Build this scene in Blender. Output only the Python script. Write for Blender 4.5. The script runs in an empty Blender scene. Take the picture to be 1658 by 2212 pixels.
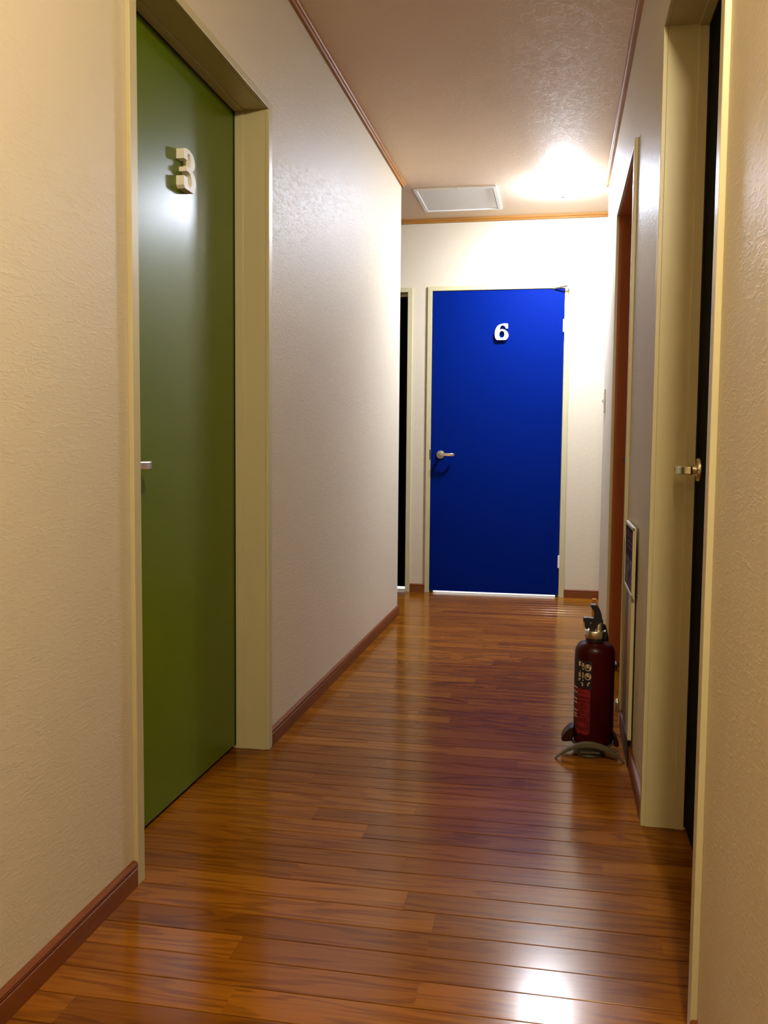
import bpy, bmesh, math, random
from mathutils import Vector, Matrix

random.seed(7)
scene = bpy.context.scene
COL = scene.collection
PI = math.pi

# ------------------------------------------------------------------ camera
W, H, FPX = 1658, 2212, 1975.79
YAW, PITCH, ROLL, EYE = 0.1884, -0.0714, 0.0089, 0.98
fw = Vector((-math.sin(YAW) * math.cos(PITCH), math.cos(YAW) * math.cos(PITCH), math.sin(PITCH)))
rt = Vector((math.cos(YAW), math.sin(YAW), 0.0))
up = rt.cross(fw)
c_, s_ = math.cos(ROLL), math.sin(ROLL)
rt, up = c_ * rt + s_ * up, -s_ * rt + c_ * up
cam_data = bpy.data.cameras.new('camera')
cam_data.sensor_fit = 'HORIZONTAL'
cam_data.sensor_width = 36.0
cam_data.lens = 36.0 * FPX / W
cam_data.clip_start = 0.02
cam = bpy.data.objects.new('camera', cam_data)
COL.objects.link(cam)
cam.matrix_world = Matrix(((rt.x, up.x, -fw.x, 0.0), (rt.y, up.y, -fw.y, 0.0), (rt.z, up.z, -fw.z, EYE), (0, 0, 0, 1)))
scene.camera = cam

# ------------------------------------------------------------------ world, exposure
world = bpy.data.worlds.new('world')
scene.world = world
world.use_nodes = True
world.node_tree.nodes['Background'].inputs[0].default_value = (0.0, 0.0, 0.0, 1)
world.node_tree.nodes['Background'].inputs[1].default_value = 0.0
scene.view_settings.view_transform = 'Standard'
scene.view_settings.look = 'None'
scene.view_settings.gamma = 1.0
scene.view_settings.use_curve_mapping = False
scene.view_settings.exposure = 0.0

# lamp strengths (the lamps themselves are built further down)
END_LAMP = 530.0
END_COLOR = (0.85, 0.94, 1.14)
NEAR_LAMP = 1480.0
NEAR_COLOR = (1.0, 0.87, 0.60)
ROOM_LAMP_W = 150.0

# ------------------------------------------------------------------ main measures (metres)
XLW, XLC = -0.9105, -0.8985        # left wall face, left casing face
XRW, XRC, XOC = 0.240, 0.229, 0.2275   # right wall face, near right casing face, terracotta casing face
YE = 6.080                         # end wall face
YLE, YRE = 5.213, 5.375            # where the left and right walls end at the junction
ZC = 2.472                         # ceiling
BACK = -2.3
XJL, XJR = -2.7, 2.0               # ends of the cross corridor

# ------------------------------------------------------------------ materials
def nodes(name):
    m = bpy.data.materials.new(name)
    m.use_nodes = True
    nt = m.node_tree
    return m, nt, nt.nodes['Principled BSDF']

def setp(b, col=None, rough=None, metal=None, spec=None, coat=None):
    if col is not None: b.inputs['Base Color'].default_value = (*col, 1)
    if rough is not None: b.inputs['Roughness'].default_value = rough
    if metal is not None: b.inputs['Metallic'].default_value = metal
    if spec is not None: b.inputs['Specular IOR Level'].default_value = spec
    if coat is not None: b.inputs['Coat Weight'].default_value = coat

def add(nt, kind, **kw):
    n = nt.nodes.new(kind)
    for k, v in kw.items():
        setattr(n, k, v)
    return n

def plain(name, col, rough=0.5, metal=0.0, spec=0.5, grain=0.0, scale=60.0, bump=0.0):
    """Principled surface with slight procedural variation of tone and relief."""
    m, nt, b = nodes(name)
    setp(b, col, rough, metal, spec)
    tc = add(nt, 'ShaderNodeTexCoord')
    no = add(nt, 'ShaderNodeTexNoise')
    no.inputs['Scale'].default_value = scale
    no.inputs['Detail'].default_value = 4
    nt.links.new(tc.outputs['Object'], no.inputs['Vector'])
    if grain > 0:
        mx = add(nt, 'ShaderNodeMix', data_type='RGBA')
        mx.inputs[6].default_value = (*[c * (1 - grain) for c in col], 1)
        mx.inputs[7].default_value = (*[min(1, c * (1 + grain)) for c in col], 1)
        nt.links.new(no.outputs['Fac'], mx.inputs[0])
        nt.links.new(mx.outputs[2], b.inputs['Base Color'])
    if bump > 0:
        bp = add(nt, 'ShaderNodeBump')
        bp.inputs['Strength'].default_value = bump
        bp.inputs['Distance'].default_value = 0.001
        nt.links.new(no.outputs['Fac'], bp.inputs['Height'])
        nt.links.new(bp.outputs['Normal'], b.inputs['Normal'])
    return m

def wallpaper(name, col, strength=0.31, rough=0.5, spec=0.35):
    """Embossed vinyl wallpaper: fine creased plaster relief."""
    m, nt, b = nodes(name)
    setp(b, col, rough, 0.0, spec)
    tc = add(nt, 'ShaderNodeTexCoord')
    mp = add(nt, 'ShaderNodeMapping')
    mp.inputs['Scale'].default_value = (0.6, 0.42, 1.5)
    mp.inputs['Rotation'].default_value = (0.25, 0.15, 0.1)
    n1 = add(nt, 'ShaderNodeTexNoise')
    n1.inputs['Scale'].default_value = 62
    n1.inputs['Detail'].default_value = 5
    n1.inputs['Distortion'].default_value = 1.4
    r1 = add(nt, 'ShaderNodeValToRGB')
    r1.color_ramp.elements[0].position = 0.48
    r1.color_ramp.elements[1].position = 0.66
    n2 = add(nt, 'ShaderNodeTexVoronoi', feature='DISTANCE_TO_EDGE')
    n2.inputs['Scale'].default_value = 40
    r2 = add(nt, 'ShaderNodeValToRGB')
    r2.color_ramp.elements[0].position = 0.0
    r2.color_ramp.elements[1].position = 0.07
    mul = add(nt, 'ShaderNodeMath', operation='MULTIPLY')
    n3 = add(nt, 'ShaderNodeTexNoise')
    n3.inputs['Scale'].default_value = 350
    ad = add(nt, 'ShaderNodeMath', operation='MULTIPLY_ADD')
    ad.inputs[1].default_value = 0.25
    bp = add(nt, 'ShaderNodeBump')
    bp.inputs['Strength'].default_value = strength
    bp.inputs['Distance'].default_value = 0.0012
    L = nt.links.new
    L(tc.outputs['Object'], mp.inputs['Vector'])
    L(mp.outputs[0], n1.inputs['Vector'])
    wob = add(nt, 'ShaderNodeMix', data_type='RGBA', blend_type='ADD')
    wob.inputs[0].default_value = 0.12
    L(mp.outputs[0], wob.inputs[6]); L(n1.outputs['Color'], wob.inputs[7])
    L(wob.outputs[2], n2.inputs['Vector'])
    L(n1.outputs['Fac'], r1.inputs[0]); L(n2.outputs['Distance'], r2.inputs[0])
    L(r1.outputs[0], mul.inputs[0]); L(r2.outputs[0], mul.inputs[1])
    L(tc.outputs['Object'], n3.inputs['Vector'])
    L(n3.outputs['Fac'], ad.inputs[0]); L(mul.outputs[0], ad.inputs[2])
    L(ad.outputs[0], bp.inputs['Height']); L(bp.outputs['Normal'], b.inputs['Normal'])
    return m

def wood(name, dark, light, rough=0.35, axis=1, spec=0.2):
    """Painted-on timber grain running along one axis (0 x, 1 y, 2 z)."""
    m, nt, b = nodes(name)
    setp(b, light, rough, 0.0, spec)
    tc = add(nt, 'ShaderNodeTexCoord')
    mp = add(nt, 'ShaderNodeMapping')
    sc = [60.0, 60.0, 60.0]
    sc[axis] = 2.5
    mp.inputs['Scale'].default_value = sc
    no = add(nt, 'ShaderNodeTexNoise')
    no.inputs['Scale'].default_value = 1.0
    no.inputs['Detail'].default_value = 5
    mx = add(nt, 'ShaderNodeMix', data_type='RGBA')
    mx.inputs[6].default_value = (*dark, 1)
    mx.inputs[7].default_value = (*light, 1)
    nt.links.new(tc.outputs['Object'], mp.inputs['Vector'])
    nt.links.new(mp.outputs[0], no.inputs['Vector'])
    nt.links.new(no.outputs['Fac'], mx.inputs[0])
    nt.links.new(mx.outputs[2], b.inputs['Base Color'])
    return m

def oak_planks(name):
    """Varnished oak strip: tone per piece, streaks and cathedral figure along the piece."""
    m, nt, b = nodes(name)
    setp(b, (0.3, 0.13, 0.03), 0.2, 0.0, 0.16)
    b.inputs['Specular Tint'].default_value = (1.0, 0.74, 0.42, 1)
    L = nt.links.new
    oi = add(nt, 'ShaderNodeObjectInfo')
    tc = add(nt, 'ShaderNodeTexCoord')
    sh = add(nt, 'ShaderNodeMath', operation='MULTIPLY'); sh.inputs[1].default_value = 37.0
    L(oi.outputs['Random'], sh.inputs[0])
    cb = add(nt, 'ShaderNodeCombineXYZ')
    L(sh.outputs[0], cb.inputs[0]); L(sh.outputs[0], cb.inputs[2])
    va = add(nt, 'ShaderNodeVectorMath', operation='ADD')
    L(tc.outputs['Object'], va.inputs[0]); L(cb.outputs[0], va.inputs[1])
    # fine streaks
    m1 = add(nt, 'ShaderNodeMapping'); m1.inputs['Scale'].default_value = (5.0, 170.0, 1.0)
    n1 = add(nt, 'ShaderNodeTexNoise'); n1.inputs['Scale'].default_value = 1.0; n1.inputs['Detail'].default_value = 6
    L(va.outputs[0], m1.inputs['Vector']); L(m1.outputs[0], n1.inputs['Vector'])
    # cathedral figure: distorted bands
    m2 = add(nt, 'ShaderNodeMapping'); m2.inputs['Scale'].default_value = (1.6, 16.0, 1.0)
    n2 = add(nt, 'ShaderNodeTexNoise'); n2.inputs['Scale'].default_value = 1.0
    n2.inputs['Detail'].default_value = 2; n2.inputs['Distortion'].default_value = 0.6
    L(va.outputs[0], m2.inputs['Vector']); L(m2.outputs[0], n2.inputs['Vector'])
    k = add(nt, 'ShaderNodeMath', operation='MULTIPLY'); k.inputs[1].default_value = 34.0
    sn = add(nt, 'ShaderNodeMath', operation='SINE')
    L(n2.outputs['Fac'], k.inputs[0]); L(k.outputs[0], sn.inputs[0])
    band = add(nt, 'ShaderNodeMapRange')
    band.inputs['From Min'].default_value = 0.15; band.inputs['From Max'].default_value = 0.75
    L(sn.outputs[0], band.inputs['Value'])
    sm = add(nt, 'ShaderNodeMath', operation='MULTIPLY'); L(band.outputs[0], sm.inputs[0]); L(n1.outputs['Fac'], sm.inputs[1])
    # tone of the piece
    ramp = add(nt, 'ShaderNodeValToRGB')
    e = ramp.color_ramp.elements
    e[0].position = 0.0; e[0].color = (0.160, 0.050, 0.0018, 1)
    e[1].position = 1.0; e[1].color = (0.265, 0.094, 0.0050, 1)
    mid = ramp.color_ramp.elements.new(0.5); mid.color = (0.210, 0.069, 0.0028, 1)
    L(oi.outputs['Random'], ramp.inputs[0])
    dk = add(nt, 'ShaderNodeMix', data_type='RGBA', blend_type='MULTIPLY')
    dk.inputs[7].default_value = (0.50, 0.40, 0.30, 1)
    L(sm.outputs[0], dk.inputs[0]); L(ramp.outputs[0], dk.inputs[6])
    st = add(nt, 'ShaderNodeMapRange')
    st.inputs['From Min'].default_value = 0.45; st.inputs['From Max'].default_value = 0.75
    st.inputs['To Max'].default_value = 0.5
    L(n1.outputs['Fac'], st.inputs['Value'])
    d2 = add(nt, 'ShaderNodeMix', data_type='RGBA', blend_type='MULTIPLY')
    d2.inputs[7].default_value = (0.62, 0.52, 0.45, 1)
    L(st.outputs[0], d2.inputs[0]); L(dk.outputs[2], d2.inputs[6])
    L(d2.outputs[2], b.inputs['Base Color'])
    rr = add(nt, 'ShaderNodeMapRange')
    rr.inputs['To Min'].default_value = 0.145; rr.inputs['To Max'].default_value = 0.185
    L(n1.outputs['Fac'], rr.inputs['Value']); L(rr.outputs[0], b.inputs['Roughness'])
    bp = add(nt, 'ShaderNodeBump'); bp.inputs['Strength'].default_value = 0.02; bp.inputs['Distance'].default_value = 0.0006
    L(n1.outputs['Fac'], bp.inputs['Height']); L(bp.outputs['Normal'], b.inputs['Normal'])
    return m

def glow(name, col, strength):
    m, nt, b = nodes(name)
    setp(b, (0.9, 0.9, 0.88), 0.3)
    b.inputs['Emission Color'].default_value = (*col, 1)
    b.inputs['Emission Strength'].default_value = strength
    return m

M = {}
M['wall'] = wallpaper('cream_wallpaper', (0.60, 0.525, 0.385))
M['ceiling'] = wallpaper('ceiling_paper', (0.74, 0.575, 0.415), 0.25, 0.6, 0.3)
M['casing'] = plain('cream_paint', (0.50, 0.445, 0.255), 0.38, 0, 0.5, 0.02, 25)
M['terracotta'] = plain('terracotta_paint', (0.36, 0.105, 0.025), 0.5, 0, 0.4, 0.05, 90, 0.15)
M['green'] = plain('green_door_paint', (0.098, 0.150, 0.0005), 0.29, 0, 0.16, 0.05, 180, 0.12)
M['blue'] = plain('blue_door_paint', (0.0, 0.009, 0.135), 0.5, 0, 0.03, 0.04, 180, 0.1)
M['darkdoor'] = plain('dark_green_door_paint', (0.002, 0.004, 0.0015), 0.7, 0, 0.03, 0.1, 180, 0.1)
M['blackdoor'] = plain('black_door_paint', (0.001, 0.001, 0.0015), 0.7, 0, 0.02, 0.1, 180, 0.1)
M['base'] = wood('baseboard_wood', (0.130, 0.035, 0.007), (0.21, 0.062, 0.013), 0.45, 1)
M['basex'] = wood('baseboard_wood_across', (0.130, 0.035, 0.007), (0.21, 0.062, 0.013), 0.45, 0)
M['corn'] = wood('cornice_wood', (0.24, 0.095, 0.015), (0.42, 0.19, 0.038), 0.5, 1)
M['cornx'] = wood('cornice_wood_across', (0.24, 0.095, 0.015), (0.42, 0.19, 0.038), 0.5, 0)
M['plank'] = oak_planks('oak_strip_floor')
M['groove'] = plain('floor_joint', (0.012, 0.004, 0.001), 0.8, 0, 0.2, 0.2, 50)
M['chrome'] = plain('satin_metal', (0.66, 0.60, 0.48), 0.28, 1.0, 0.5, 0.05, 200)
M['darkmetal'] = plain('dark_metal', (0.03, 0.026, 0.022), 0.35, 0.6, 0.5, 0.1, 200)
M['screw'] = plain('dark_screw', (0.012, 0.010, 0.010), 0.6, 0, 0.3, 0.1, 100)
M['number'] = plain('white_number', (0.82, 0.79, 0.70), 0.45, 0, 0.4, 0.02, 60)
M['white'] = plain('white_plastic', (0.80, 0.79, 0.75), 0.4, 0, 0.45, 0.02, 60)
M['hatch'] = plain('hatch_board', (0.78, 0.76, 0.72), 0.55, 0, 0.35, 0.02, 40)
M['red'] = plain('extinguisher_red', (0.034, 0.0005, 0.0012), 0.3, 0, 0.2, 0.05, 60)
M['black'] = plain('black_plastic', (0.008, 0.008, 0.010), 0.42, 0, 0.4, 0.1, 80)
M['stand'] = plain('grey_stand_plastic', (0.085, 0.072, 0.042), 0.5, 0, 0.4, 0.08, 120)
M['maroon'] = plain('dark_red_plastic', (0.018, 0.001, 0.0015), 0.35, 0, 0.4, 0.08, 80)
M['lblack'] = plain('label_black', (0.010, 0.009, 0.016), 0.45, 0, 0.4, 0.1, 80)
M['lred'] = plain('label_red', (0.10, 0.004, 0.007), 0.45, 0, 0.4, 0.1, 80)
M['lpale'] = plain('label_pale_print', (0.55, 0.40, 0.27), 0.5, 0, 0.3, 0.05, 80)
M['lredprint'] = plain('label_red_print', (0.35, 0.02, 0.035), 0.5, 0, 0.3, 0.05, 80)
M['yellow'] = plain('pale_yellow_plastic', (0.50, 0.36, 0.08), 0.4, 0, 0.4, 0.05, 80)
M['signdark'] = plain('sign_dark_print', (0.016, 0.002, 0.006), 0.75, 0, 0.06, 0.2, 40)
M['signtext'] = plain('sign_magenta_print', (0.13, 0.03, 0.06), 0.75, 0, 0.06, 0.1, 40)
M['block'] = wood('pale_block_wood', (0.34, 0.14, 0.03), (0.46, 0.21, 0.05), 0.4, 2)
M['vinyl'] = plain('pale_room_floor', (0.80, 0.80, 0.82), 0.5, 0, 0.3, 0.03, 30)
M['endglass'] = glow('lamp_glass_cool', END_COLOR, END_LAMP)
M['nearglass'] = glow('lamp_glass_warm', NEAR_COLOR, NEAR_LAMP)

def picture_material():
    m, nt, b = nodes('sign_picture_print')
    setp(b, (0.1, 0.08, 0.1), 0.75, 0, 0.06)
    tc = add(nt, 'ShaderNodeTexCoord')
    no = add(nt, 'ShaderNodeTexNoise'); no.inputs['Scale'].default_value = 22; no.inputs['Detail'].default_value = 3
    no.inputs['Distortion'].default_value = 1.2
    rp = add(nt, 'ShaderNodeValToRGB')
    rp.color_ramp.elements[0].position = 0.40; rp.color_ramp.elements[0].color = (0.015, 0.010, 0.03, 1)
    rp.color_ramp.elements[1].position = 0.56; rp.color_ramp.elements[1].color = (0.17, 0.13, 0.145, 1)
    nt.links.new(tc.outputs['Object'], no.inputs['Vector'])
    nt.links.new(no.outputs['Fac'], rp.inputs[0]); nt.links.new(rp.outputs[0], b.inputs['Base Color'])
    return m
M['signpic'] = picture_material()

# ------------------------------------------------------------------ mesh helpers
def box(bm, x0, x1, y0, y1, z0, z1):
    vs = [bm.verts.new(p) for p in ((x0, y0, z0), (x1, y0, z0), (x1, y1, z0), (x0, y1, z0),
                                    (x0, y0, z1), (x1, y0, z1), (x1, y1, z1), (x0, y1, z1))]
    for f in ((0, 3, 2, 1), (4, 5, 6, 7), (0, 1, 5, 4), (1, 2, 6, 5), (2, 3, 7, 6), (3, 0, 4, 7)):
        bm.faces.new([vs[i] for i in f])
    return vs

def prism(bm, pts, a, b, to3):
    """Closed 2D outline swept from a to b; to3(u, v, t) gives the point."""
    A = [bm.verts.new(to3(u, v, a)) for u, v in pts]
    B = [bm.verts.new(to3(u, v, b)) for u, v in pts]
    n = len(pts)
    for i in range(n):
        j = (i + 1) % n
        bm.faces.new((A[i], A[j], B[j], B[i]))
    bm.faces.new(A[::-1]); bm.faces.new(B)

def ring_prism(bm, outer, inner, a, b, to3):
    """Outline with a hole, swept: faces by triangle fill."""
    def loop(pts, t):
        vs = [bm.verts.new(to3(u, v, t)) for u, v in pts]
        es = [bm.edges.new((vs[i], vs[(i + 1) % len(vs)])) for i in range(len(vs))]
        return vs, es
    got = {}
    for t in (a, b):
        vo, eo = loop(outer, t); vi, ei = loop(inner, t)
        bmesh.ops.triangle_fill(bm, use_beauty=True, use_dissolve=False, edges=eo + ei)
        got[t] = (vo, vi)
    for k in (0, 1):
        A, B = got[a][k], got[b][k]
        for i in range(len(A)):
            j = (i + 1) % len(A)
            bm.faces.new((A[i], A[j], B[j], B[i]))

def lathe(bm, prof, center, n=40, axis='z'):
    """prof: list of (radius, height); closed at ends when radius is 0."""
    cx, cy, cz = center
    rings = []
    for r, h in prof:
        if r < 1e-6:
            p = {'z': (cx, cy, cz + h), 'x': (cx + h, cy, cz), 'y': (cx, cy + h, cz)}[axis]
            rings.append([bm.verts.new(p)])
            continue
        ring = []
        for i in range(n):
            a = 2 * PI * i / n
            u, v = r * math.cos(a), r * math.sin(a)
            p = {'z': (cx + u, cy + v, cz + h), 'x': (cx + h, cy + u, cz + v), 'y': (cx + u, cy + h, cz + v)}[axis]
            ring.append(bm.verts.new(p))
        rings.append(ring)
    for A, B in zip(rings, rings[1:]):
        if len(A) == 1 and len(B) == 1: continue
        for i in range(n):
            j = (i + 1) % n
            if len(A) == 1: bm.faces.new((A[0], B[i], B[j]))
            elif len(B) == 1: bm.faces.new((A[i], A[j], B[0]))
            else: bm.faces.new((A[i], A[j], B[j], B[i]))

def tube(bm, pts, radii, n=14, flat=1.0):
    """Round bar through points, radii per point; flat squeezes the second axis."""
    rings = []
    P = [Vector(p) for p in pts]
    ref = Vector((0, 0, 1))
    for i, p in enumerate(P):
        d = (P[min(i + 1, len(P) - 1)] - P[max(i - 1, 0)]).normalized()
        a = ref.cross(d)
        if a.length < 1e-3: a = Vector((1, 0, 0)).cross(d)
        a.normalize(); b = d.cross(a)
        r = radii[i] if isinstance(radii, (list, tuple)) else radii
        rings.append([bm.verts.new(p + a * r * math.cos(t) + b * r * flat * math.sin(t)) for t in [2 * PI * k / n for k in range(n)]])
    for A, B in zip(rings, rings[1:]):
        for i in range(n):
            j = (i + 1) % n
            bm.faces.new((A[i], A[j], B[j], B[i]))
    bm.faces.new(rings[0][::-1]); bm.faces.new(rings[-1])

def sweep_rect(bm, path, w, hgt, to3):
    """Flat bar: path of (u, v) in a plane, thickness w in that plane, height hgt across it."""
    n = len(path); L_, R_ = [], []
    for i, (u, v) in enumerate(path):
        a = path[max(i - 1, 0)]; b = path[min(i + 1, n - 1)]
        du, dv = b[0] - a[0], b[1] - a[1]
        l = math.hypot(du, dv); nu, nv = -dv / l, du / l
        L_.append((u + nu * w / 2, v + nv * w / 2)); R_.append((u - nu * w / 2, v - nv * w / 2))
    rings = [[bm.verts.new(to3(*q)) for q in ((l[0], l[1], -hgt / 2), (r[0], r[1], -hgt / 2), (r[0], r[1], hgt / 2), (l[0], l[1], hgt / 2))]
             for l, r in zip(L_, R_)]
    for A, B in zip(rings, rings[1:]):
        for i in range(4):
            j = (i + 1) % 4
            bm.faces.new((A[i], A[j], B[j], B[i]))
    bm.faces.new(rings[0][::-1]); bm.faces.new(rings[-1])

def obj(name, bm, mat, parent=None, bevel=0.0, smooth=False, seg=2):
    bmesh.ops.remove_doubles(bm, verts=bm.verts, dist=1e-6)
    bmesh.ops.recalc_face_normals(bm, faces=bm.faces)
    me = bpy.data.meshes.new(name)
    bm.to_mesh(me); bm.free()
    me.materials.append(M[mat] if isinstance(mat, str) else mat)
    o = bpy.data.objects.new(name, me)
    COL.objects.link(o)
    if parent is not None:
        o.parent = parent
        pw = parent.location if parent.type == 'EMPTY' else Vector()
        o.matrix_parent_inverse = Matrix.Translation(-pw)
    if bevel > 0:
        md = o.modifiers.new('edge', 'BEVEL')
        md.width = bevel; md.segments = seg; md.limit_method = 'ANGLE'; md.angle_limit = 0.6
    if smooth:
        for p in me.polygons: p.use_smooth = True
        me.set_sharp_from_angle(angle=0.7)
    return o

def boxobj(name, mat, parent, *dims, bevel=0.0):
    bm = bmesh.new(); box(bm, *dims)
    return obj(name, bm, mat, parent, bevel)

def tag(o, label, cat, group=None, kind=None):
    o['label'] = label; o['category'] = cat
    if group: o['group'] = group
    if kind: o['kind'] = kind
    return o

def empty(name, loc, label, cat, group=None, kind=None):
    o = bpy.data.objects.new(name, None)
    o.empty_display_size = 0.1
    COL.objects.link(o)
    o.location = loc
    return tag(o, label, cat, group, kind)

# ------------------------------------------------------------------ floor
bm = bmesh.new()
box(bm, XJL - 0.1, 2.7, BACK - 0.1, YE + 0.13, -0.12, -0.0032)
floor = tag(obj('floor', bm, 'groove'), 'glossy oak strip floor with thin dark joints across the corridor', 'floor', kind='structure')
PW, PY0 = 0.08312, 1.5193
joints = {2: [-0.2328], 1: [-0.6], 0: [-0.2302], -1: [-0.5534], 3: [-0.2328, 0.22], 4: [-0.3056], 10: [-0.3596], 13: [-0.0789],
          15: [-0.1067], 21: [-0.491], 28: [-0.447], 33: [-0.2115], 44: [-0.2157], 9: [0.05, -0.62], 7: [-0.75, 0.12], 5: [-0.58]}
row0 = int(math.floor((BACK - PY0) / PW))
row1 = int(math.ceil((YE + 0.1 - PY0) / PW))
for r in range(row0, row1):
    y0 = PY0 + r * PW
    y1 = min(y0 + PW, YE + 0.12)
    if y1 - y0 < 0.01: continue
    if y0 < 0.9:
        xa, xb = -1.05, 2.65
        cuts = [random.uniform(0.2, 1.0)]
    elif y1 > 5.15:
        xa, xb = XJL, XJR
        s = random.uniform(-2.4, -1.8)
        cuts = [s, s + random.uniform(0.7, 1.0), random.uniform(-0.75, -0.1), random.uniform(0.5, 1.2)]
        if r in joints: cuts[2] = joints[r][0]
    else:
        xa, xb = -1.05, 0.42
        if r in joints: cuts = list(joints[r])
        else:
            cuts = [random.uniform(-0.9, -0.25)]
            if random.random() < 0.55: cuts.append(cuts[0] + random.uniform(0.45, 0.75))
    xs = [xa] + sorted(c for c in cuts if xa + 0.05 < c < xb - 0.05) + [xb]
    for p, q in zip(xs, xs[1:]):
        g, gx = 0.0011, 0.00006
        hx, hy = (q - p) / 2 - gx, (y1 - y0) / 2 - g
        bm = bmesh.new()
        c = 0.0009
        top = [(-hx, -hy + c), (hx, -hy + c), (hx, hy - c), (-hx, hy - c)]
        low = [(-hx, -hy), (hx, -hy), (hx, hy), (-hx, hy)]
        T = [bm.verts.new((u, v, 0.0)) for u, v in top]
        S = [bm.verts.new((u, v, -0.0008)) for u, v in low]
        B = [bm.verts.new((u, v, -0.0031)) for u, v in low]
        bm.faces.new(T); bm.faces.new(B[::-1])
        for A, D in ((S, T), (B, S)):
            for i in range(4):
                j = (i + 1) % 4
                bm.faces.new((A[i], A[j], D[j], D[i]))
        o = obj('plank', bm, 'plank', floor)
        o.location = ((p + q) / 2, (y0 + y1) / 2, 0.0)

# ------------------------------------------------------------------ walls and ceiling
ZH = 2.012      # height of the clear door openings
Y3N, Y3F = 1.8690, 2.7705       # green door opening
YRN, YRF = 1.5265, 2.4050       # dark door opening
YON, YOF = 3.3200, 4.2620       # terracotta opening
X6L, X6R = -0.8450, 0.0140      # blue door leaf
TH = 0.16

def wallbox(name, boxes, label, mat='wall'):
    bm = bmesh.new()
    for b in boxes: box(bm, *b)
    return tag(obj(name, bm, mat), label, 'wall', kind='structure')

xl0 = XLW - TH
wallbox('wall_left', [(xl0, XLW, BACK, Y3N - 0.02, 0, ZC), (xl0, XLW, Y3F + 0.02, YLE, 0, ZC),
                      (xl0, XLW, Y3N - 0.02, Y3F + 0.02, ZH + 0.02, ZC)],
        'long cream wallpapered wall holding the green door')
xr1 = XRW + TH
wallbox('wall_right', [(XRW, xr1, 0.70, YRN - 0.02, 0, ZC), (XRW, xr1, YRF + 0.02, YON - 0.02, 0, ZC), (XRW, xr1, YOF + 0.02, YRE, 0, ZC),
                       (XRW, xr1, YRN - 0.02, YRF + 0.02, ZH + 0.02, ZC), (XRW, xr1, YON - 0.02, YOF + 0.02, ZH + 0.02, ZC)],
        'cream wallpapered wall behind the fire extinguisher, with two doorways')
XBL0, XBL1 = -1.80, -1.0085     # black door opening in the end wall
wallbox('wall_end', [(XJL, XBL0, YE, YE + 0.13, 0, ZC), (XBL1, X6L - 0.006, YE, YE + 0.13, 0, ZC), (X6R + 0.006, XJR, YE, YE + 0.13, 0, ZC),
                     (XBL0, XBL1, YE, YE + 0.13, 2.004, ZC), (X6L - 0.006, X6R + 0.006, YE, YE + 0.13, 2.010, ZC)],
        'bright cream end wall around the blue door')
wallbox('wall_junction_left', [(XJL - 0.1, XJL, YLE - 0.2, YE + 0.13, 0, ZC), (XJL - 0.1, xl0, YLE - 0.12, YLE, 0, ZC)], 'wall closing the side passage on the left')
wallbox('wall_junction_right', [(XJR, XJR + 0.1, YRE - 0.2, YE + 0.13, 0, ZC), (xr1, XJR + 0.1, YRE - 0.12, YRE, 0, ZC)], 'wall closing the side passage on the right')
wallbox('wall_back', [(xl0, 2.7, BACK - 0.1, BACK, 0, ZC)], 'wall behind the viewer')
wallbox('wall_hall_right', [(2.6, 2.7, BACK, 0.86, 0, ZC), (xr1, 2.7, 0.70, 0.86, 0, ZC)], 'walls of the hall behind the viewer')
bm = bmesh.new()
box(bm, XJL - 0.1, 2.7, BACK - 0.1, YE + 0.13, ZC, ZC + 0.1)
tag(obj('ceiling', bm, 'ceiling'), 'pale papered corridor ceiling', 'ceiling', kind='structure')

# ------------------------------------------------------------------ baseboards and cornices
BP = [(0, 0), (0.012, 0), (0.012, 0.041), (0.0095, 0.0425), (0.0095, 0.0440), (0.012, 0.0455), (0.012, 0.0525), (0.0085, 0.0565), (0, 0.0570)]
CP = [(0, 0), (0.013, 0.0), (0.015, 0.006), (0.015, 0.011), (0.019, 0.0125), (0.0215, 0.017), (0.0215, 0.027), (0, 0.027)]

def run(name, prof, face, axis, sgn, a, b, z, mat, label, cat):
    """Moulding on a wall face: axis 'y' runs along y on a wall at x=face, sgn the room side."""
    bm = bmesh.new()
    if axis == 'y': prism(bm, prof, a, b, lambda u, v, t: (face + sgn * u, t, z + v))
    else: prism(bm, prof, a, b, lambda u, v, t: (t, face + sgn * u, z + v))
    return tag(obj(name, bm, mat), label, cat, kind='structure')

bl = 'brown wooden baseboard'
run('baseboard_left_near', BP, XLW, 'y', 1, BACK, Y3N - 0.0345, 0, 'base', bl + ' on the left, nearer than the green door', 'baseboard')
run('baseboard_left_far', BP, XLW, 'y', 1, Y3F + 0.0345, YLE + 0.012, 0, 'base', bl + ' on the left, beyond the green door', 'baseboard')
run('baseboard_right_near', BP, XRW, 'y', -1, 0.70, YRN - 0.0345, 0, 'base', bl + ' at the lower right corner, before the dark door', 'baseboard')
run('baseboard_right_middle', BP, XRW, 'y', -1, YRF + 0.0345, YON - 0.0345, 0, 'base', bl + ' behind the fire extinguisher', 'baseboard')
run('baseboard_right_far', BP, XRW, 'y', -1, YOF + 0.0345, YRE + 0.012, 0, 'base', bl + ' beyond the terracotta doorway', 'baseboard')
run('baseboard_end_left', BP, YE, 'x', -1, XBL1 + 0.0315, X6L - 0.0305, 0, 'basex', 'short ' + bl + ' between the black door and the blue door', 'baseboard')
run('baseboard_end_right', BP, YE, 'x', -1, X6R + 0.0345, XJR, 0, 'basex', bl + ' on the end wall, right of the blue door', 'baseboard')
run('baseboard_end_far_left', BP, YE, 'x', -1, XJL, XBL0 - 0.03, 0, 'basex', bl + ' in the side passage on the left', 'baseboard')
zc = ZC - 0.027
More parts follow.
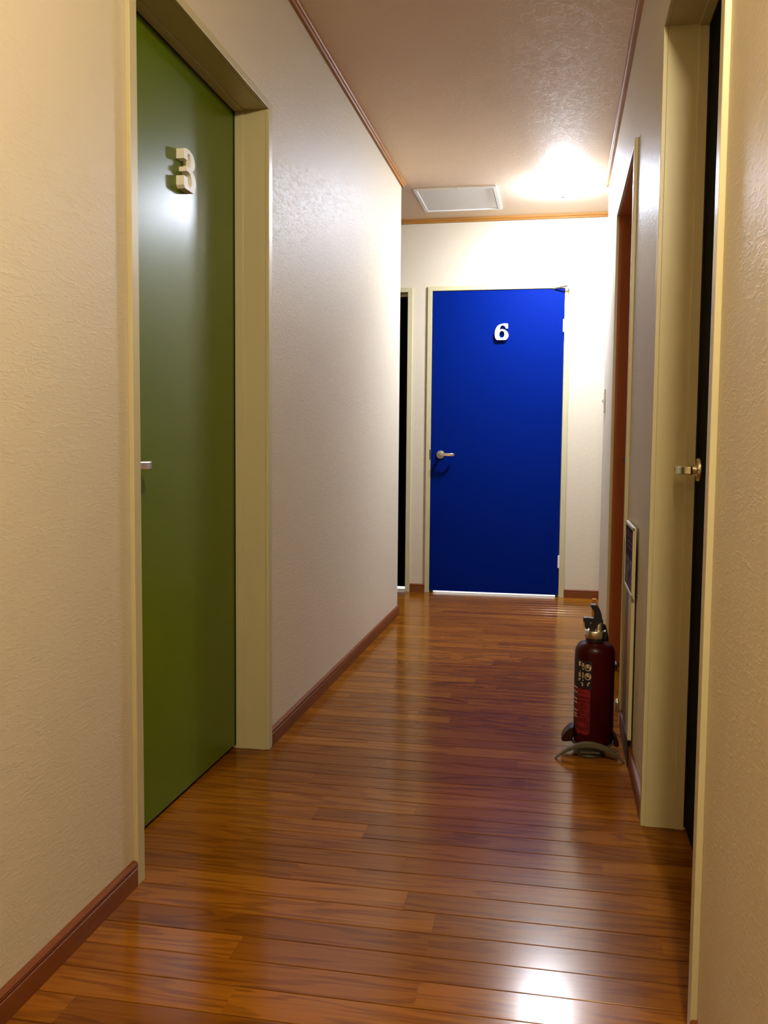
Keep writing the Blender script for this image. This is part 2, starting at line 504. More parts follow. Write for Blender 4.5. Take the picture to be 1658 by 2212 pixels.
run('trim_cornice_left', CP, XLW, 'y', 1, BACK, YLE + 0.0215, zc, 'corn', 'thin oak cornice along the top of the left wall', 'cornice')
run('trim_cornice_right', CP, XRW, 'y', -1, 0.70, YRE + 0.0215, zc, 'corn', 'thin oak cornice along the top of the right wall', 'cornice')
run('trim_cornice_end', CP, YE, 'x', -1, XJL, XJR, zc, 'cornx', 'golden oak cornice across the end wall above the blue door', 'cornice')

# ------------------------------------------------------------------ numbers, handles
def scaled(pts, x0, x1, y0, y1, w, h):
    return [((x - x0) / (x1 - x0) * w - w / 2, (y - y0) / (y1 - y0) * h - h / 2) for x, y in pts]

def smooth_closed(pts, sharp, n=5):
    """Catmull-Rom through pts; indices in sharp stay corners."""
    out = []
    N = len(pts)
    for i in range(N):
        p1, p2 = pts[i], pts[(i + 1) % N]
        p0 = pts[i - 1] if i not in sharp else (2 * p1[0] - p2[0], 2 * p1[1] - p2[1])
        j = (i + 1) % N
        p3 = pts[(i + 2) % N] if j not in sharp else (2 * p2[0] - p1[0], 2 * p2[1] - p1[1])
        if i in sharp and j in sharp:
            out.append(p1); continue
        for k in range(n):
            t = k / n
            out.append(tuple(0.5 * (2 * p1[d] + (p2[d] - p0[d]) * t + (2 * p0[d] - 5 * p1[d] + 4 * p2[d] - p3[d]) * t * t
                                    + (3 * p1[d] - p0[d] - 3 * p2[d] + p3[d]) * t ** 3) for d in (0, 1)))
    return out

SIX = [(428, 757), (430, 826), (396, 826), (382, 794), (346, 779), (313, 798), (302, 852), (340, 837), (384, 848), (424, 880), (441, 925),
       (430, 966), (402, 997), (262, 997), (238, 968), (228, 910), (236, 850), (265, 795), (310, 766), (370, 755)]
SIX_S = {0, 1, 2, 6, 12, 13}
SIX_IN = [(337 + 42 * math.cos(a), 914 + 53 * math.sin(a)) for a in [2 * PI * k / 24 for k in range(24)]]
THREE = [(0.03, 0.72), (0.03, 0.96), (0.25, 1.0), (0.50, 1.0), (0.78, 0.93), (0.91, 0.76), (0.86, 0.62), (0.70, 0.53), (0.90, 0.43), (0.99, 0.26),
         (0.90, 0.08), (0.78, 0.0), (0.10, 0.0), (0.01, 0.07), (0.01, 0.30), (0.30, 0.30), (0.33, 0.15), (0.48, 0.09), (0.61, 0.16), (0.64, 0.28),
         (0.57, 0.40), (0.40, 0.455), (0.24, 0.455), (0.24, 0.565), (0.42, 0.575), (0.54, 0.64), (0.58, 0.76), (0.50, 0.88), (0.38, 0.90), (0.31, 0.84), (0.30, 0.72)]
THREE_S = {0, 1, 7, 11, 12, 13, 14, 15, 22, 23, 30}

def fill_prism(bm, pts, a, b, to3):
    got = []
    for t in (a, b):
        vs = [bm.verts.new(to3(u, v, t)) for u, v in pts]
        es = [bm.edges.new((vs[i], vs[(i + 1) % len(vs)])) for i in range(len(vs))]
        bmesh.ops.triangle_fill(bm, use_beauty=True, use_dissolve=False, edges=es)
        got.append(vs)
    A, B = got
    for i in range(len(A)):
        j = (i + 1) % len(A)
        bm.faces.new((A[i], A[j], B[j], B[i]))

def lever(parent, to3, mat='chrome', flip=1, dark_end=False):
    """Lever handle. to3(s, z, n): s along the door face, z up, n out of the face. flip: lever direction along s."""
    bm = bmesh.new()
    n = 32
    prof = [(0.0, 0.0), (0.0285, 0.0), (0.0285, 0.005), (0.026, 0.008), (0.012, 0.009), (0.0105, 0.012), (0.0105, 0.045), (0.0, 0.045)]
    rings = []
    for r, h in prof:
        rings.append([bm.verts.new(to3(r * math.cos(2 * PI * k / n), r * math.sin(2 * PI * k / n), h)) for k in range(n)] if r > 0 else [bm.verts.new(to3(0, 0, h))])
    for A, B in zip(rings, rings[1:]):
        for i in range(n):
            j = (i + 1) % n
            if len(A) == 1: bm.faces.new((A[0], B[i], B[j]))
            elif len(B) == 1: bm.faces.new((A[i], A[j], B[0]))
            else: bm.faces.new((A[i], A[j], B[j], B[i]))
    h = obj('handle', bm, mat, parent, smooth=True)
    bm = bmesh.new()
    path = [(-0.012, 0.052), (0.0, 0.053), (0.05, 0.054), (0.073, 0.053), (0.085, 0.049), (0.092, 0.042), (0.096, 0.030)]
    sweep_rect(bm, [(flip * u, v) for u, v in path], 0.010, 0.0205, lambda u, v, w: to3(u, w, v))
    obj('lever', bm, mat, h, bevel=0.003, smooth=True)
    for dz in (0.019, -0.019):
        bm = bmesh.new()
        pts = [(0.003 * math.cos(2 * PI * k / 10), 0.003 * math.sin(2 * PI * k / 10)) for k in range(10)]
        prism(bm, pts, 0.0065, 0.0092, lambda u, v, t: to3(u - flip * 0.002, v + dz, t))
        obj('screw', bm, 'screw', h)
    bm = bmesh.new()
    pts = [(0.0035 * math.cos(2 * PI * k / 12), 0.0035 * math.sin(2 * PI * k / 12)) for k in range(12)]
    prism(bm, pts, 0.0445, 0.0585, lambda u, v, t: to3(u - flip * 0.004, v, t))
    obj('keyhole', bm, 'screw', h)
    return h

# ------------------------------------------------------------------ doors
def side_door(name, label, xc, xw, sgn, yn, yf, depth, leaf_mat, jamb_mat, groove, latch, lever_flip, lever_mat='chrome', zgap=0.012, casing_w=0.0335):
    """Door in a wall along y. sgn +1: room is on the +x side (left wall); casing face at xc, wall face at xw."""
    root = empty(name, (xc, (yn + yf) / 2, 0), label, 'door', kind='structure')
    back = xw - sgn * TH
    lo, hi = min(xc, back), max(xc, back)
    cw = casing_w
    def wx(a, b): return (min(a, b), max(a, b))
    # casing on the wall face: two uprights and the head, mitred as separate pieces
    fx = wx(xc, xw)
    boxobj('casing', 'casing', root, *fx, yn - cw, yn, 0, ZH + 0.022, bevel=0.0015)
    boxobj('casing', 'casing', root, *fx, yf, yf + cw, 0, ZH + 0.022, bevel=0.0015)
    boxobj('head_casing', 'casing', root, *fx, yn, yf, ZH, ZH + 0.022, bevel=0.0015)
    # lining of the opening
    leaf_x = xc - sgn * depth
    step_x = xc - sgn * groove
    for (ya, yb, yo) in ((yn - 0.02, yn, 1), (yf, yf + 0.02, -1)):
        boxobj('jamb', jamb_mat, root, *wx(xw, back), ya, yb, 0, ZH)
        yy = yn if yo == 1 else yf
        boxobj('door_stop', jamb_mat, root, *wx(step_x, leaf_x - sgn * 0.0), *(sorted((yy, yy + yo * 0.0045))), 0, ZH - 0.0045, bevel=0.001)
    boxobj('head_jamb', jamb_mat, root, *wx(xw, back), yn - 0.02, yf + 0.02, ZH, ZH + 0.02)
    boxobj('head_stop', jamb_mat, root, *wx(step_x, leaf_x), yn + 0.0045, yf - 0.0045, ZH - 0.0045, ZH, bevel=0.001)
    leaf = boxobj('leaf', leaf_mat, root, *wx(leaf_x - sgn * 0.0015, leaf_x - sgn * 0.0375), yn + 0.004, yf - 0.004, zgap, ZH - 0.006, bevel=0.001)
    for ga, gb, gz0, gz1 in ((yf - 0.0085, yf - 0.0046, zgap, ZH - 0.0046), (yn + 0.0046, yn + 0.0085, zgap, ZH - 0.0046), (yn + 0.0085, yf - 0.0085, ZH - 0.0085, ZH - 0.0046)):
        boxobj('gap_shadow_strip', 'screw', root, *wx(leaf_x + sgn * 0.0015, leaf_x - sgn * 0.0014), ga, gb, gz0, gz1)  # black strips stand in for the shadow in the gap round the leaf
    f = leaf_x - sgn * 0.0015
    lever(leaf, lambda s, z, n: (f + sgn * n, latch + s, 0.930 + z), lever_mat, lever_flip)
    return root, leaf, f

d3, leaf3, f3 = side_door('door_1', 'green painted door marked with a white 3, set deep in the left wall', XLC, XLW, 1, Y3N, Y3F, 0.111,
                          'green', 'casing', 0.083, 1.9640, 1, zgap=0.013)
bm = bmesh.new()
t3 = smooth_closed(scaled(THREE, 0, 1, 0, 1, 0.083, 0.106), THREE_S)
fill_prism(bm, t3, 0.0, 0.022, lambda u, v, t: (f3 + t, 2.368 + u, 1.7115 + v))
obj('number', bm, 'number', leaf3)

dk, leafk, fk = side_door('door_2', 'dark almost black door at the right edge of the picture, seen as a sliver', XRC, XRW, -1, YRN, YRF, 0.107,
                          'darkdoor', 'casing', 0.083, YRF - 0.062, -1, 'chrome', zgap=0.010)
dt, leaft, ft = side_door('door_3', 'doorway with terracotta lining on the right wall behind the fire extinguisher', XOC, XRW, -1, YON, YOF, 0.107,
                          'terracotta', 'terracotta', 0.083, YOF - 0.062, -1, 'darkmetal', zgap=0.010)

def end_door(name, label, xl, xr, leaf_y, leaf_mat, ztop, zgap, cwl, cwr):
    root = empty(name, ((xl + xr) / 2, YE, 0), label, 'door', kind='structure')
    yc = YE - 0.013
    boxobj('casing', 'casing', root, xl - 0.006 - cwl + 0.006, xl, yc, YE, 0, ztop + 0.030, bevel=0.0015)
    boxobj('casing', 'casing', root, xr, xr + cwr, yc, YE, 0, ztop + 0.030, bevel=0.0015)
    boxobj('head_casing', 'casing', root, xl, xr, yc, YE, ztop, ztop + 0.030, bevel=0.0015)
    leaf = boxobj('leaf', leaf_mat, root, xl + 0.003, xr - 0.003, leaf_y, leaf_y + 0.036, zgap, ztop - 0.004, bevel=0.001)
    y2 = leaf_y + 0.0365  # stops added behind the leaf to keep room light from leaking round it
    for a, b in ((xl - 0.006, xl + 0.022), (xr - 0.022, xr + 0.006)):
        boxobj('door_stop', 'casing', root, a, b, y2, YE + 0.13, 0, ztop + 0.004)
    boxobj('head_stop', 'casing', root, xl + 0.022, xr - 0.022, y2, YE + 0.13, ztop - 0.022, ztop + 0.004)
    return root, leaf

d6, leaf6 = end_door('door_4', 'bright blue door marked with a white 6 at the end of the corridor', X6L, X6R, YE - 0.006, 'blue', 2.006, 0.015, 0.0305, 0.0335)
f6 = YE - 0.006
lever(leaf6, lambda s, z, n: (-0.7780 + s, f6 - n, 0.930 + z), 'chrome', 1)
bm = bmesh.new()
to6 = lambda u, v, t: (-0.3862 + u, f6 - t, 1.7320 + v)
o6 = smooth_closed([(x, -y) for x, y in SIX], SIX_S)
sx, sy = 0.0885 / 213.0, 0.1050 / 242.0
o6 = [((x - 334.5) * sx, (y + 876.0) * sy) for x, y in o6]
i6 = [((x - 334.5) * sx, (-y + 876.0) * sy) for x, y in SIX_IN]
ring_prism(bm, o6, i6, 0.0, 0.022, to6)
obj('number', bm, 'number', leaf6)
for z0 in (1.726, 0.195):
    bm = bmesh.new()
    box(bm, X6R - 0.010, X6R + 0.002, f6 - 0.009, f6 + 0.004, z0, z0 + 0.083)
    obj('hinge', bm, 'white', d6, bevel=0.003)
boxobj('strike_plate', 'screw', d6, X6L - 0.006, X6L + 0.0005, YE - 0.0138, YE - 0.0125, 0.895, 0.962)
bm = bmesh.new()
tube(bm, [(-0.062, f6 - 0.002, 2.003), (0.030, f6 - 0.050, 2.0125)], 0.0035, 8, 1.6)
stay = obj('door_stay', bm, 'chrome', d6, smooth=True)
bm = bmesh.new()
lathe(bm, [(0, -0.012), (0.006, -0.012), (0.006, 0.010), (0, 0.010)], (0.033, f6 - 0.048, 2.006), 12)
obj('pivot', bm, 'white', stay, smooth=True)
boxobj('bracket', 'white', stay, 0.027, 0.039, f6 - 0.052, YE - 0.0125, 2.013, 2.018)

dblk, leafb = end_door('door_5', 'black door at the far left of the end wall, mostly hidden by the left wall', XBL0, XBL1, YE + 0.085, 'blackdoor', 2.002, 0.020, 0.0305, 0.0315)
boxobj('head_stop', 'casing', dblk, XBL0, XBL1, YE + 0.060, YE + 0.085, 1.985, 2.002)

# lit room behind the end wall, whose light shows under the two doors
wallbox('wall_room_behind', [(XJL, XJR, 7.9, 8.0, 0, 2.4), (XJL - 0.1, XJL, YE + 0.13, 8.0, 0, 2.4), (XJR, XJR + 0.1, YE + 0.13, 8.0, 0, 2.4)], 'walls of the lit room behind the end doors', 'white')
bm = bmesh.new(); box(bm, XJL - 0.1, XJR + 0.1, YE + 0.13, 8.0, 2.4, 2.5)
tag(obj('ceiling_room_behind', bm, 'white'), 'ceiling of the lit room behind the end doors', 'ceiling', kind='structure')
bm = bmesh.new(); box(bm, XJL - 0.1, XJR + 0.1, YE + 0.035, 8.0, -0.05, 0.0005)
tag(obj('floor_room_behind', bm, 'vinyl'), 'pale lit floor glimpsed under the end doors', 'floor', kind='structure')

# ------------------------------------------------------------------ lamps
def end_lamp(x, y):
    root = empty('ceiling_lamp', (x, y, ZC), 'shallow round glass ceiling lamp glowing white in front of the blue door', 'ceiling lamp')
    bm = bmesh.new(); lathe(bm, [(0, 0), (0.075, 0), (0.075, -0.012), (0.03, -0.016), (0, -0.016)], (x, y, ZC))
    obj('base_plate', bm, 'white', root, smooth=True)
    bm = bmesh.new()
    prof = [(0.115 * math.cos(t), -0.018 - 0.030 * math.sin(t)) for t in [PI / 2 * k / 8 for k in range(9)]]
    prof[-1] = (0.0, prof[-1][1])
    lathe(bm, [(0.0, -0.016), (0.105, -0.014)] + prof, (x, y, ZC), 48)
    obj('glass_dish', bm, 'endglass', root, smooth=True)
    bm = bmesh.new(); lathe(bm, [(0, -0.047), (0.013, -0.047), (0.014, -0.052), (0.011, -0.060), (0.010, -0.067), (0, -0.069)], (x, y, ZC), 24)
    obj('finial', bm, 'darkmetal', root, smooth=True)
end_lamp(-0.010, 5.42)

def pendant(x, y, z):
    root = empty('pendant_lamp', (x, y, ZC), 'warm globe pendant lamp above the viewer', 'pendant lamp')
    bm = bmesh.new(); lathe(bm, [(0, 0), (0.05, 0), (0.05, -0.015), (0.02, -0.03), (0, -0.03)], (x, y, ZC))
    obj('ceiling_rose', bm, 'white', root, smooth=True)
    bm = bmesh.new(); tube(bm, [(x, y, ZC - 0.03), (x, y, z + 0.070)], 0.006, 10)
    obj('stem', bm, 'white', root, smooth=True)
    bm = bmesh.new(); lathe(bm, [(0, 0.075), (0.016, 0.075), (0.022, 0.044), (0, 0.044)], (x, y, z))
    obj('holder', bm, 'white', root, smooth=True)
    bm = bmesh.new()
    prof = [(0.043 * math.sin(t), -0.043 * math.cos(t)) for t in [PI * k / 16 for k in range(17)]]
    prof[0] = (0, prof[0][1]); prof[-1] = (0, prof[-1][1])
    lathe(bm, prof, (x, y, z), 32)
    obj('globe', bm, 'nearglass', root, smooth=True)
pendant(0.180, 0.42, 2.20)

ld = bpy.data.lights.new('room_light', 'POINT')
ld.energy = ROOM_LAMP_W; ld.color = (0.9, 0.95, 1.0); ld.shadow_soft_size = 0.15
lo = bpy.data.objects.new('room_light', ld); COL.objects.link(lo)
lo.location = (-0.7, 6.95, 2.1)

# ------------------------------------------------------------------ ceiling hatch
hx0, hx1, hy0, hy1 = -0.868, -0.386, 5.352, 5.865
hr = empty('ceiling_hatch', (hx0, hy0, ZC), 'square white access hatch with a thin frame in the ceiling', 'hatch')
fwid = 0.022
for nm, b in (('frame_bar', (hx0, hx1, hy0, hy0 + fwid)), ('frame_bar', (hx0, hx1, hy1 - fwid, hy1)),
              ('frame_bar', (hx0, hx0 + fwid, hy0 + fwid, hy1 - fwid)), ('frame_bar', (hx1 - fwid, hx1, hy0 + fwid, hy1 - fwid))):
    boxobj(nm, 'white', hr, *b, ZC - 0.009, ZC, bevel=0.002)
boxobj('panel', 'hatch', hr, hx0 + fwid + 0.003, hx1 - fwid - 0.003, hy0 + fwid + 0.003, hy1 - fwid - 0.003, ZC - 0.0045, ZC, bevel=0.001)
for y in (hy0 + 0.011,):
    bm = bmesh.new(); box(bm, -0.62, -0.615, y - 0.003, y + 0.003, ZC - 0.0098, ZC - 0.0085)
    obj('latch', bm, 'screw', hr)

# ------------------------------------------------------------------ light switch on the right wall
sw = empty('light_switch', (XRW, 5.18, 1.24), 'small light switch plate on the right wall beyond the terracotta doorway', 'light switch')
boxobj('plate', 'white', sw, XRW - 0.009, XRW, 5.145, 5.215, 1.178, 1.306, bevel=0.002)
bm = bmesh.new(); prism(bm, [(0, -0.011), (0.009, -0.004), (0.009, 0.006), (0, 0.011)], 5.17, 5.19, lambda u, v, t: (XRW - 0.009 - u, t, 1.240 + v))
obj('toggle', bm, 'white', sw, bevel=0.001)

# ------------------------------------------------------------------ wooden block by the corner
bm = bmesh.new()
box(bm, 0.196, 0.218, 5.13, 5.16, 0.0, 0.150)
tag(obj('wooden_block', bm, 'block', bevel=0.002), 'short upright wooden block on the floor behind the fire extinguisher', 'block')

# ------------------------------------------------------------------ fire extinguisher
EX, EY, ER = 0.1275, 3.000, 0.0635
ZB, ZT = 0.0300, 0.3680       # body bottom and start of the neck
ex = empty('fire_extinguisher', (EX, EY, ZB), 'dark red fire extinguisher with black lever standing against the right wall', 'fire extinguisher')
bm = bmesh.new()
prof = [(0, 0.008), (0.050, 0.004), (0.0565, 0.0), (ER - 0.002, 0.003), (ER, 0.012), (ER, 0.292)]
for k in range(1, 9):
    a = PI / 2 * k / 8
    prof.append((0.0345 + (ER - 0.0345) * math.cos(a), 0.292 + 0.035 * math.sin(a)))
prof += [(0.030, 0.330), (0.029, 0.340), (0, 0.340)]
lathe(bm, prof, (EX, EY, ZB), 56)
body = obj('body', bm, 'red', ex, smooth=True)

def cyl(ang_deg, z, r):
    a = math.radians(ang_deg)          # 0 faces the viewer (-y), negative to the left
    return (EX + r * math.sin(a), EY - r * math.cos(a), z)

def patch(bm, a0, a1, z0, z1, r, n=10, skew=0.0):
    c = [[bm.verts.new(cyl(a0 + (a1 - a0) * i / n, z + skew * i / n, r)) for i in range(n + 1)] for z in (z0, z1)]
    d = [[bm.verts.new(cyl(a0 + (a1 - a0) * i / n, z + skew * i / n, r - 0.0004)) for i in range(n + 1)] for z in (z0, z1)]
    for i in range(n):
        bm.faces.new((c[0][i], c[0][i + 1], c[1][i + 1], c[1][i]))
        bm.faces.new((d[0][i + 1], d[0][i], d[1][i], d[1][i + 1]))
        bm.faces.new((c[1][i], c[1][i + 1], d[1][i + 1], d[1][i])); bm.faces.new((c[0][i + 1], c[0][i], d[0][i], d[0][i + 1]))
    for i in (0, n): bm.faces.new((c[0][i], c[1][i], d[1][i], d[0][i]))

def ringpatch(bm, ac, zcn, ro, ri, r, n=22):
    k = math.degrees(1 / r)
    A = [bm.verts.new(cyl(ac + k * ro * math.cos(2 * PI * i / n), zcn + ro * math.sin(2 * PI * i / n), r)) for i in range(n)]
    B = [bm.verts.new(cyl(ac + k * ri * math.cos(2 * PI * i / n), zcn + ri * math.sin(2 * PI * i / n), r)) for i in range(n)]
    for i in range(n):
        j = (i + 1) % n
        bm.faces.new((A[i], A[j], B[j], B[i]))

def discpatch(bm, ac, zcn, ro, r, n=18):
    k = math.degrees(1 / r)
    bm.faces.new([bm.verts.new(cyl(ac + k * ro * math.cos(2 * PI * i / n), zcn + ro * math.sin(2 * PI * i / n), r)) for i in range(n)])

zpx = lambda py: 0.1827 + (1500 - py) * 0.001538       # label heights read at the front of the body
R1, R2, R3 = ER + 0.0006, ER + 0.0011, ER + 0.0016
bm = bmesh.new(); patch(bm, -88, -9, zpx(1479), zpx(1421), R1)
lab = obj('instruction_label', bm, 'lblack', body)
bm = bmesh.new(); patch(bm, -64, -12, zpx(1574), zpx(1480), R1)
labr = obj('text_label', bm, 'lred', body)
bm = bmesh.new()
for py, big in ((1434.5, 1), (1453, 1)):
    ringpatch(bm, -21, zpx(py), 0.0112, 0.0088, R2)
    patch(bm, -26, -19, zpx(py + 1), zpx(py - 5), R2, 3)
    patch(bm, -17.5, -14, zpx(py + 4), zpx(py - 2), R2, 3, 0.002)
patch(bm, -22, -19, zpx(1473), zpx(1468), R2, 3); patch(bm, -20, -15, zpx(1469), zpx(1466), R2, 3, 0.003)
# column of upright characters, built from strokes
for (a0, a1, p0, p1) in ((-52, -46, 1424, 1433.5), (-46, -43, 1424, 1426), (-40, -33, 1426.5, 1428.5), (-36, -33, 1428.5, 1432), (-43, -33, 1430, 1431.5),
                         (-41, -33, 1433, 1434.5), (-39, -34, 1437, 1440), (-47, -44, 1443, 1445), (-52, -49, 1447, 1456), (-52, -44, 1454, 1456.5),
                         (-47, -44, 1447, 1456), (-38, -34.5, 1445.5, 1458), (-52, -44, 1459.5, 1462), (-52, -48, 1462, 1465),
                         (-37, -34, 1461, 1463.5), (-43, -39, 1467, 1469), (-39, -35, 1468, 1475)):
    patch(bm, a0, a1, zpx(p1), zpx(p0), R2, 3)
obj('white_print', bm, 'lpale', lab)
bm = bmesh.new()
for py in (1480, 1490, 1504, 1512, 1528.5, 1536, 1541.5):
    patch(bm, -80, -57, zpx(py + 1.2), zpx(py - 1.2), R2, 6, -0.002)
obj('pale_strokes', bm, 'lpale', body)
bm = bmesh.new()
rr = random.Random(3)
for row, py in enumerate((1484, 1487.5, 1492, 1495, 1503, 1575, 1571)):
    a = -54
    while a < -16:
        w = rr.uniform(2, 5)
        patch(bm, a, a + w, zpx(py + 0.9), zpx(py - 0.9), R2, 2); a += w + rr.uniform(0.8, 2.0)
for py in range(1510, 1548, 4):
    for a in (-55, -49, -40, -33, -27, -20):
        if rr.random() < 0.7: patch(bm, a, a + rr.uniform(2, 5), zpx(py + 1.1), zpx(py - 0.6), R2, 2)
for (a0, a1, p0, p1) in ((-46, -30, 1552, 1553), (-46, -30, 1560, 1561), (-46, -44, 1552, 1561), (-32, -30, 1552, 1561), (-41, -35, 1555, 1558),
                         (-26, -23, 1553, 1554.5), (-26, -23, 1556, 1557.5), (-26, -23, 1559, 1560.5), (-54, -52, 1551, 1556)):
    patch(bm, a0, a1, zpx(p1), zpx(p0), R2, 3)
obj('red_print', bm, 'lredprint', labr)

# collar, valve and levers
zn = ZB + 0.340
bm = bmesh.new(); lathe(bm, [(0.024, -0.004), (0.031, -0.004), (0.031, 0.006), (0.024, 0.006)], (EX, EY, zn - 0.006), 32)
obj('neck_seal', bm, 'black', ex, smooth=True)
bm = bmesh.new(); lathe(bm, [(0, 0.0), (0.0325, 0.0), (0.034, 0.003), (0.034, 0.021), (0.0325, 0.024), (0.0, 0.024)], (EX, EY, zn), 40)
obj('collar', bm, 'chrome', ex, smooth=True)
bm = bmesh.new()
lathe(bm, [(0, 0), (0.0135, 0), (0.0135, 0.034), (0.011, 0.038), (0, 0.038)], (EX + 0.010, EY, zn + 0.023), 24)
box(bm, EX - 0.013, EX + 0.006, EY - 0.010, EY + 0.010, zn + 0.023, zn + 0.040)
valve = obj('valve', bm, 'chrome', ex, bevel=0.001, smooth=True)
bm = bmesh.new(); lathe(bm, [(0, -0.016), (0.0055, -0.016), (0.0065, -0.013), (0.0065, 0.013), (0, 0.013)], (EX - 0.012, EY, zn + 0.046), 18, 'y')
obj('pivot_pin', bm, 'white', valve, smooth=True)
# upper lever: thick swan-neck rising above the valve
pxv = lambda px, py: ((px - 1281.5) * 0.001535 + EX, 0.4795 - (py - 1303) * 0.001535)
up_l = [pxv(*p) for p in ((1269, 1304), (1273, 1303), (1280.5, 1303.3), (1284.5, 1306), (1289, 1314), (1292.5, 1323), (1294, 1331), (1293.5, 1339),
                          (1289, 1342.5), (1284.5, 1347), (1281, 1356), (1277.5, 1364), (1274.5, 1371), (1272.5, 1371), (1269.5, 1363), (1267.5, 1352), (1270, 1344),
                          (1274, 1338), (1277.3, 1331), (1278, 1320), (1276, 1316), (1271, 1309.5))]
bm = bmesh.new(); fill_prism(bm, up_l, -0.0135, 0.0135, lambda u, v, t: (u, EY + t - 0.003, v))
obj('upper_lever', bm, 'black', ex, bevel=0.0015)
low_l = [pxv(*p) for p in ((1255.5, 1334), (1256, 1331.5), (1262, 1331), (1277, 1332), (1279, 1345), (1268, 1349), (1266, 1355), (1262.5, 1357), (1259, 1352), (1258, 1340), (1255, 1339))]
bm = bmesh.new(); fill_prism(bm, low_l, -0.0115, 0.0115, lambda u, v, t: (u, EY + t - 0.003, v))
obj('lower_lever', bm, 'black', ex, bevel=0.0015)
bm = bmesh.new(); box(bm, pxv(1255.5, 0)[0], pxv(1258, 0)[0], EY - 0.008, EY + 0.004, pxv(0, 1353)[1], pxv(0, 1341)[1])
obj('safety_tab', bm, 'yellow', ex, bevel=0.001)
# hose from the valve down the far side of the body, with its clip
bm = bmesh.new()
hp = [(EX + 0.012, EY + 0.010, zn + 0.040), (EX + 0.026, EY + 0.040, zn + 0.030), (EX + 0.036, EY + 0.060, zn - 0.01), (EX + 0.040, EY + 0.066, zn - 0.08),
      (EX + 0.040, EY + 0.066, zn - 0.20), (EX + 0.040, EY + 0.066, ZB + 0.07)]
tube(bm, hp, 0.009, 14); obj('hose', bm, 'black', ex, smooth=True)
bm = bmesh.new(); lathe(bm, [(0, 0), (0.013, 0), (0.011, 0.05), (0, 0.05)], (EX + 0.040, EY + 0.066, ZB + 0.03), 18)
obj('nozzle', bm, 'black', ex, smooth=True)
bm = bmesh.new(); box(bm, EX + ER - 0.004, EX + ER + 0.0075, EY - 0.012, EY + 0.030, 0.268, 0.290)
obj('hose_clip', bm, 'black', ex, bevel=0.003)

# ------------------------------------------------------------------ extinguisher stand
es = empty('extinguisher_stand', (0.115, EY, 0), 'grey arched plastic stand with dark red side wings under the fire extinguisher', 'stand')
SX0, SX1, SY0, SY1 = 0.0050, 0.2240, 2.880, 3.090
def arch(x, h, x0=SX0, x1=SX1):
    u = (x - (x0 + x1) / 2) / ((x1 - x0) / 2)
    return h * max(0.0, 1 - abs(u) ** 2.0)
N = 28
xs = [SX0 + (SX1 - SX0) * i / N for i in range(N + 1)]
# front rim: curved band standing on the floor at both ends
bm = bmesh.new()
outer = [(x, arch(x, 0.0605)) for x in xs]
inner = [(x, arch(x, 0.0435, SX0 + 0.004, SX1 - 0.004)) for x in xs[1:-1]][::-1]
fill_prism(bm, outer + inner, SY0, SY0 + 0.016, lambda u, v, t: (u, t, v))
obj('front_rim', bm, 'stand', es, bevel=0.002)
# saddle: round pad that carries the cylinder, with a spine to the front rim
bm = bmesh.new()
lathe(bm, [(0, 0.020), (0.060, 0.020), (0.066, 0.024), (0.066, ZB - 0.001), (0, ZB - 0.001)], (EX - 0.002, EY, 0.0), 40)
box(bm, 0.085, 0.145, SY0 + 0.016, EY - 0.03, 0.020, 0.026)
obj('saddle', bm, 'stand', es, smooth=True)
# low dish seen under the arch
bm = bmesh.new(); lathe(bm, [(0, 0.0), (0.046, 0.0), (0.050, 0.006), (0.046, 0.020), (0, 0.022)], (0.115, SY0 + 0.075, 0.0), 32)
obj('foot', bm, 'stand', es, smooth=True)
# wings: quarter-round holders left and right of the cylinder
lw = [(0.0640, 0.0790), (0.0540, 0.0760), (0.0430, 0.0660), (0.0340, 0.0540), (0.0275, 0.0410), (0.0265, 0.0340), (0.0300, 0.0300), (0.0430, 0.0300), (0.0640, 0.0330)]
rw = [(0.1910, 0.0620), (0.1970, 0.0560), (0.2035, 0.0440), (0.2085, 0.0310), (0.2080, 0.0240), (0.2030, 0.0215), (0.1910, 0.0260)]
for pts in (lw, rw):
    bm = bmesh.new(); fill_prism(bm, pts, EY - 0.030, EY + 0.030, lambda u, v, t: (u, t, v))
    obj('wing', bm, 'maroon', es, bevel=0.003)

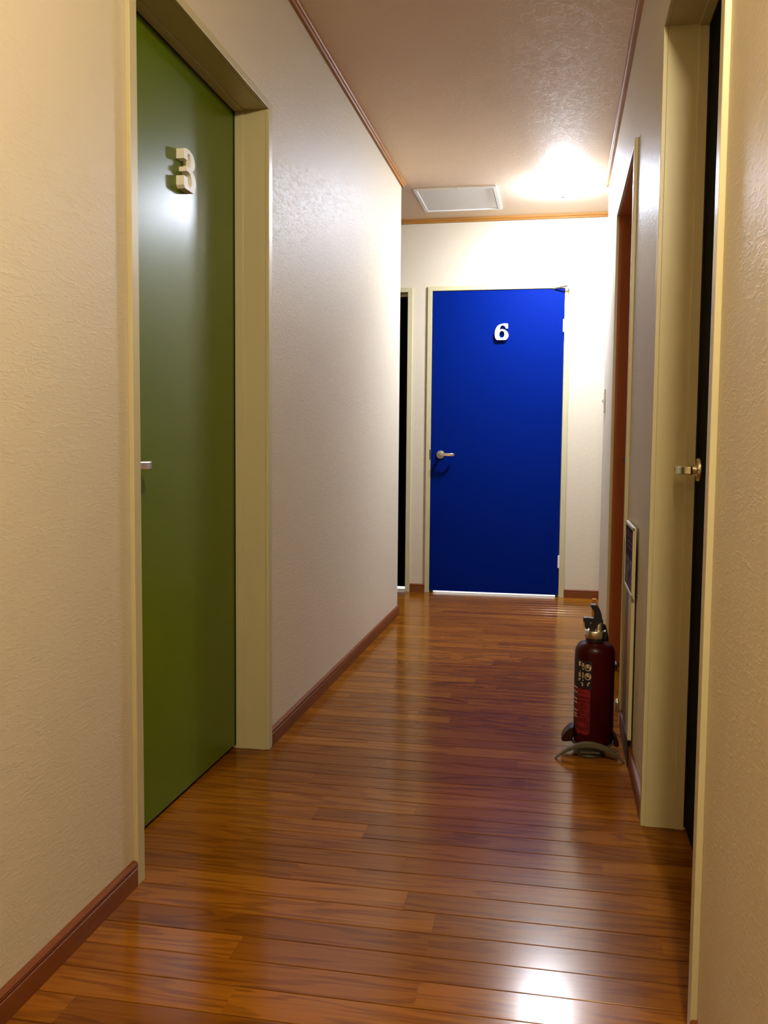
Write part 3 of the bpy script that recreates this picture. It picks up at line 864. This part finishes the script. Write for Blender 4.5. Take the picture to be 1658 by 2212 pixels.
# ------------------------------------------------------------------ sign on its post beside the extinguisher
sg = empty('extinguisher_sign', (0.228, 2.95, 0), 'narrow dark printed sign with pale frame on a metal post against the right wall', 'sign')
SXF = 0.2265
pn, pf, pb, pt = 2.828, 3.152, 0.527, 0.742
boxobj('backing', 'casing', sg, SXF, SXF + 0.006, pn, pf, pb, pt, bevel=0.001)
for nm, b in (('frame_bar', (pn, pn + 0.010, pb, pt)), ('frame_bar', (pf - 0.010, pf, pb, pt)), ('frame_bar', (pn, pf, pt - 0.010, pt)), ('frame_bar', (pn, pf, pb, pb + 0.010))):
    boxobj(nm, 'casing', sg, SXF - 0.004, SXF, *b, bevel=0.001)
up_p = boxobj('upper_panel', 'signdark', sg, SXF - 0.0015, SXF - 0.0002, pn + 0.0101, pf - 0.0101, 0.634, pt - 0.0101)
boxobj('picture_panel', 'signpic', sg, SXF - 0.0015, SXF - 0.0002, pn + 0.0101, pf - 0.0101, pb + 0.0101, 0.6335)
bm = bmesh.new()
for z0, ln in ((0.716, 0.20), (0.704, 0.24), (0.686, 0.18), (0.668, 0.22)):
    y = pn + 0.04
    while y < pn + 0.04 + ln:
        w = rr.uniform(0.012, 0.03)
        box(bm, SXF - 0.0019, SXF - 0.0014, y, y + w, z0 - 0.004, z0 + 0.003); y += w + 0.008
obj('faint_print', bm, 'signtext', up_p)
# folded support under the frame: dark face towards the corridor, pale edge nearer the viewer
bm = bmesh.new(); box(bm, SXF + 0.001, SXF + 0.009, 2.952, 3.110, 0.004, pb)
obj('post', bm, 'darkmetal', sg, bevel=0.001)
bm = bmesh.new(); box(bm, SXF - 0.002, SXF + 0.009, 2.850, 2.9515, 0.085, pb)
obj('post_edge', bm, 'casing', sg, bevel=0.001)
boxobj('foot_plate', 'darkmetal', sg, SXF - 0.001, SXF + 0.001, 2.850, 3.11, 0.0, 0.080, bevel=0.0005)
bm = bmesh.new(); lathe(bm, [(0, 0), (0.008, 0.002), (0.0095, 0.012), (0.0095, 0.034), (0.006, 0.046), (0, 0.050)], (0.2170, 3.235, 0.060), 18)
obj('clamp', bm, 'chrome', sg, smooth=True)
